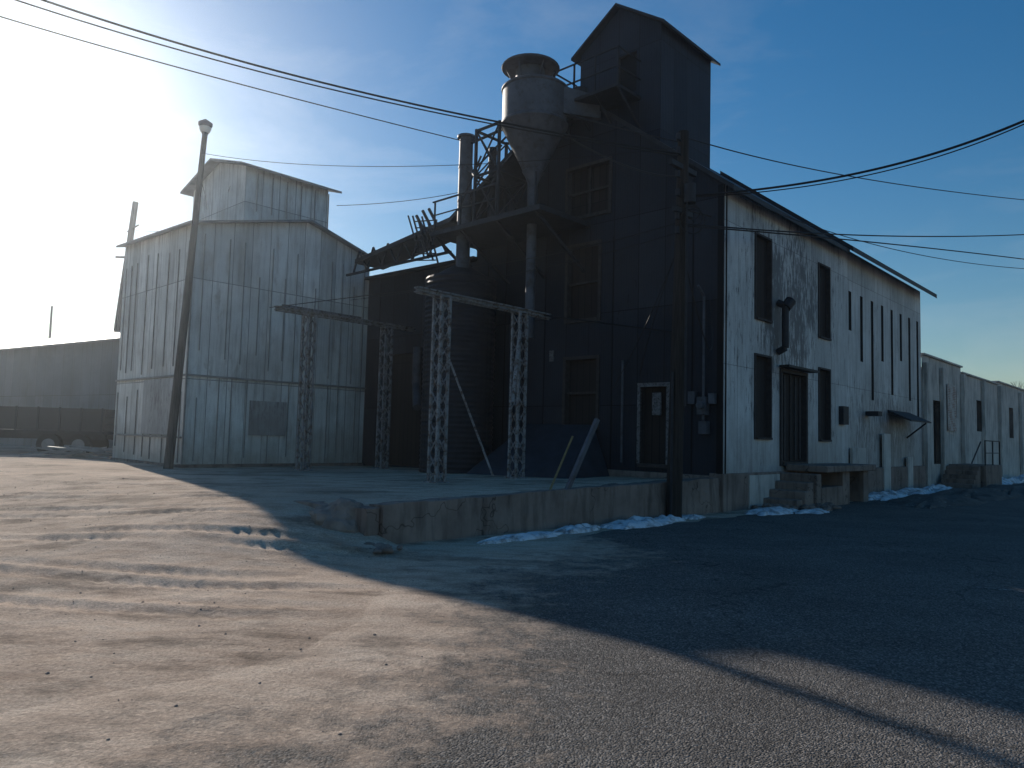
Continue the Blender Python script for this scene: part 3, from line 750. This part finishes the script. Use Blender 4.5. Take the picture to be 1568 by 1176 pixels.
# ------------------------------------------------ left warehouse + trailer
wh=empty('low_warehouse');w=Part();r5=Part();p5=Part()
A1=Vector((-16.3,32.6));B1=Vector((-29.5,41.4));dd=(B1-A1).normalized()
nn3=Vector((-dd.y,dd.x,0)); nn3=nn3 if nn3.y>0 else -nn3
L=(B1-A1).length
wall(w,r5,p5,A1,B1,nn3,.1,[(0,5.6),(L,5.6)])
A3=A1.to_3d();B3=B1.to_3d()
wall(w,r5,p5,A3,A3+nn3*9,dd.to_3d(),.1,[(0,5.6),(4.5,7.0),(9,5.6)])
wall(w,r5,p5,B3,B3+nn3*9,-dd.to_3d(),.1,[(0,5.6),(4.5,7.0),(9,5.6)])
w.make('walls',M['far'],wh)
w=Part();z3=lambda z:Vector((0,0,z));d3=dd.to_3d()
w.slab(A3-nn3*.3-d3*.3+z3(5.55),B3-nn3*.3+d3*.3+z3(5.55),B3+nn3*4.5+d3*.3+z3(7.12),A3+nn3*4.5-d3*.3+z3(7.12),.1)
w.slab(A3+nn3*4.5-d3*.3+z3(7.12),B3+nn3*4.5+d3*.3+z3(7.12),B3+nn3*9.3+d3*.3+z3(5.55),A3+nn3*9.3-d3*.3+z3(5.55),.1)
w.make('roof',M['shedroof'],wh)
tl=empty('stake_side_trailer');P=Part()
o0=Vector((-20.6,29.6,.33));dx=Vector((.93,.2,0)).normalized();dy=Vector((-dx.y,dx.x,0))
def tb(x0,x1,y0,y1,z0,z1,Q):
    Q.box8([o0+dx*x+dy*y+z3(z) for z in (z0,z1) for x,y in ((x0,y0),(x1,y0),(x1,y1),(x0,y1))])
tb(-2.5,4.0,0,2.3,.85,1.0,P);tb(-2.5,4.0,.3,.42,.65,.85,P);tb(-2.5,4.0,1.9,2.0,.65,.85,P)
for k in range(9): tb(-2.45+k*.79,-2.38+k*.79,-.04,.0,1.0,1.95,P)
tb(4.0,5.6,1.05,1.2,.65,.77,P);tb(5.0,5.08,1.08,1.16,-.0,.7,P);tb(1.2,3.9,-.06,.5,.93,.97,P)
P.make('bed_frame',M['darksteel'],tl)
P=Part()
for k in range(3): tb(-2.5,4.0,.003,.04,1.02+k*.31,1.30+k*.31,P)
for k in range(3): tb(3.96,4.0,.05,2.3,1.02+k*.31,1.30+k*.31,P)
tb(-2.5,4.0,2.26,2.3,1.0,1.9,P);tb(-2.5,-2.46,.05,2.25,1.0,1.9,P)
P.make('side_boards',M['far'],tl)
P=Part()
for x in (2.0,3.1):
    for y in (-.08,2.05):
        c=o0+dx*x+dy*y+z3(.43)
        P.tube(c,c+dy*.28,.45,n=24)
P.make('tyres',M['rubber'],tl)
P=Part()
for x in (2.0,3.1):
    c=o0+dx*x+dy*-.11+z3(.43);P.tube(c,c+dy*.05,.24,n=18)
P.make('hubs',M['shedroof'],tl)
P=Part();rng=random.Random(5)
for i in range(26):
    x=-15.6+rng.uniform(-1.0,1.6);y=27.5+rng.uniform(-1.2,1.0);t=rng.uniform(-.5,.5);l=rng.uniform(.5,1.1)
    P.beam((x-l*math.cos(t),y-l*math.sin(t),.38+rng.random()*.4),(x+l*math.cos(t),y+l*math.sin(t),.38+rng.random()*.4),.12,.05)
P.make('timber_pile',M['seam'])
def tree(name,loc,h,seed):
    rg=random.Random(seed);P=Part()
    def br(p,d,l,r,dep):
        q=p+d*l;P.tube(p,q,r,r*.68,n=6 if dep<2 else 4,cap=False)
        if dep>=6: return
        for k in range(rg.choice([2,3,3]) if dep<5 else 2):
            nd=(d+Vector((rg.uniform(-1,1),rg.uniform(-1,1),rg.uniform(-.2,.7)))*.62).normalized()
            br(q,nd,l*rg.uniform(.62,.85),r*.62,dep+1)
    br(Vector(loc),Vector((0,0,1)),h*.25,h*.028,0)
    P.make(name,M['bark'])
tree('bare_tree',(50,73,0),10.5,1);tree('bare_tree.001',(60,80,0),9.5,2);tree('bare_tree.002',(-49,70,0),10,3);tree('bare_tree.003',(-56,78,0),11,4);tree('bare_tree.004',(-44,72,0),8,6)
# ------------------------------------------------ light
az=math.radians(-34.5);el=math.radians(21.6)
sd=Vector((math.sin(az)*math.cos(el),math.cos(az)*math.cos(el),math.sin(el)))
l=bpy.data.lights.new('sun','SUN');l.energy=5;l.angle=math.radians(.6);l.color=(1,.91,.80)
so=bpy.data.objects.new('sun',l);S.collection.objects.link(so);so.rotation_euler=sd.to_track_quat('Z','Y').to_euler()
wd=bpy.data.worlds.new('World');S.world=wd;wd.use_nodes=True;nt=wd.node_tree
bg=nt.nodes['Background'];sk=nt.nodes.new('ShaderNodeTexSky');sk.sky_type='NISHITA';sk.sun_disc=False
sk.sun_elevation=el;sk.sun_rotation=az%(2*math.pi);sk.air_density=1.25;sk.dust_density=.35;sk.ozone_density=3.5;sk.altitude=300
tc=nt.nodes.new('ShaderNodeTexCoord');mp=nt.nodes.new('ShaderNodeMapping');mp.inputs['Scale'].default_value=(1.2,1.2,5);mp.inputs['Rotation'].default_value=(.25,.2,.4)
nz=nt.nodes.new('ShaderNodeTexNoise');nz.inputs['Scale'].default_value=1.6;nz.inputs['Detail'].default_value=8;nz.inputs['Roughness'].default_value=.6;nz.inputs['Distortion'].default_value=.6
rp=nt.nodes.new('ShaderNodeValToRGB');rp.color_ramp.elements[0].position=.50;rp.color_ramp.elements[1].position=.80;rp.color_ramp.elements[1].color=(.45,.45,.45,1)
h0=nt.nodes.new('ShaderNodeHueSaturation');h0.inputs['Saturation'].default_value=1.35
hs=nt.nodes.new('ShaderNodeHueSaturation');hs.inputs['Saturation'].default_value=.45;hs.inputs['Value'].default_value=1.3
mx=nt.nodes.new('ShaderNodeMix');mx.data_type='RGBA'
L_=nt.links.new
L_(tc.outputs['Generated'],mp.inputs[0]);L_(mp.outputs[0],nz.inputs['Vector']);L_(nz.outputs['Fac'],rp.inputs[0])
L_(sk.outputs[0],h0.inputs['Color']);L_(h0.outputs[0],hs.inputs['Color']);L_(rp.outputs[0],mx.inputs[0]);L_(h0.outputs[0],mx.inputs[6]);L_(hs.outputs[0],mx.inputs[7])
L_(mx.outputs[2],bg.inputs[0]);bg.inputs[1].default_value=.09
P=Part();P.box8([(-150,-40,-2),(150,-40,-2),(150,160,-2),(-150,160,-2),(-150,-40,30),(150,-40,30),(150,160,30),(-150,160,30)])  # scattering volume added to imitate the lens's veiling glare
hm=bpy.data.materials.new('glare_haze');hm.use_nodes=True;t=hm.node_tree;t.nodes.remove(t.nodes['Principled BSDF'])
vs=t.nodes.new('ShaderNodeVolumeScatter');vs.inputs['Density'].default_value=.0008;vs.inputs['Anisotropy'].default_value=.82
vs.inputs['Color'].default_value=(.80,.90,1,1)
t.links.new(vs.outputs[0],t.nodes['Material Output'].inputs['Volume'])
P.make('glare_haze',hm)
# ------------------------------------------------ camera
cd=bpy.data.cameras.new('camera');cd.lens=26;cd.sensor_width=36;cd.clip_end=5000;cd.clip_start=.05
co=bpy.data.objects.new('camera',cd);S.collection.objects.link(co)
co.matrix_world=Matrix.Translation((0,0,1.6))@Matrix.Rotation(math.radians(94.0),4,'X')@Matrix.Rotation(math.radians(1.5),4,'Z')
S.camera=co
S.view_settings.view_transform='Standard'
try: S.view_settings.look='None'
except: pass
S.view_settings.exposure=0
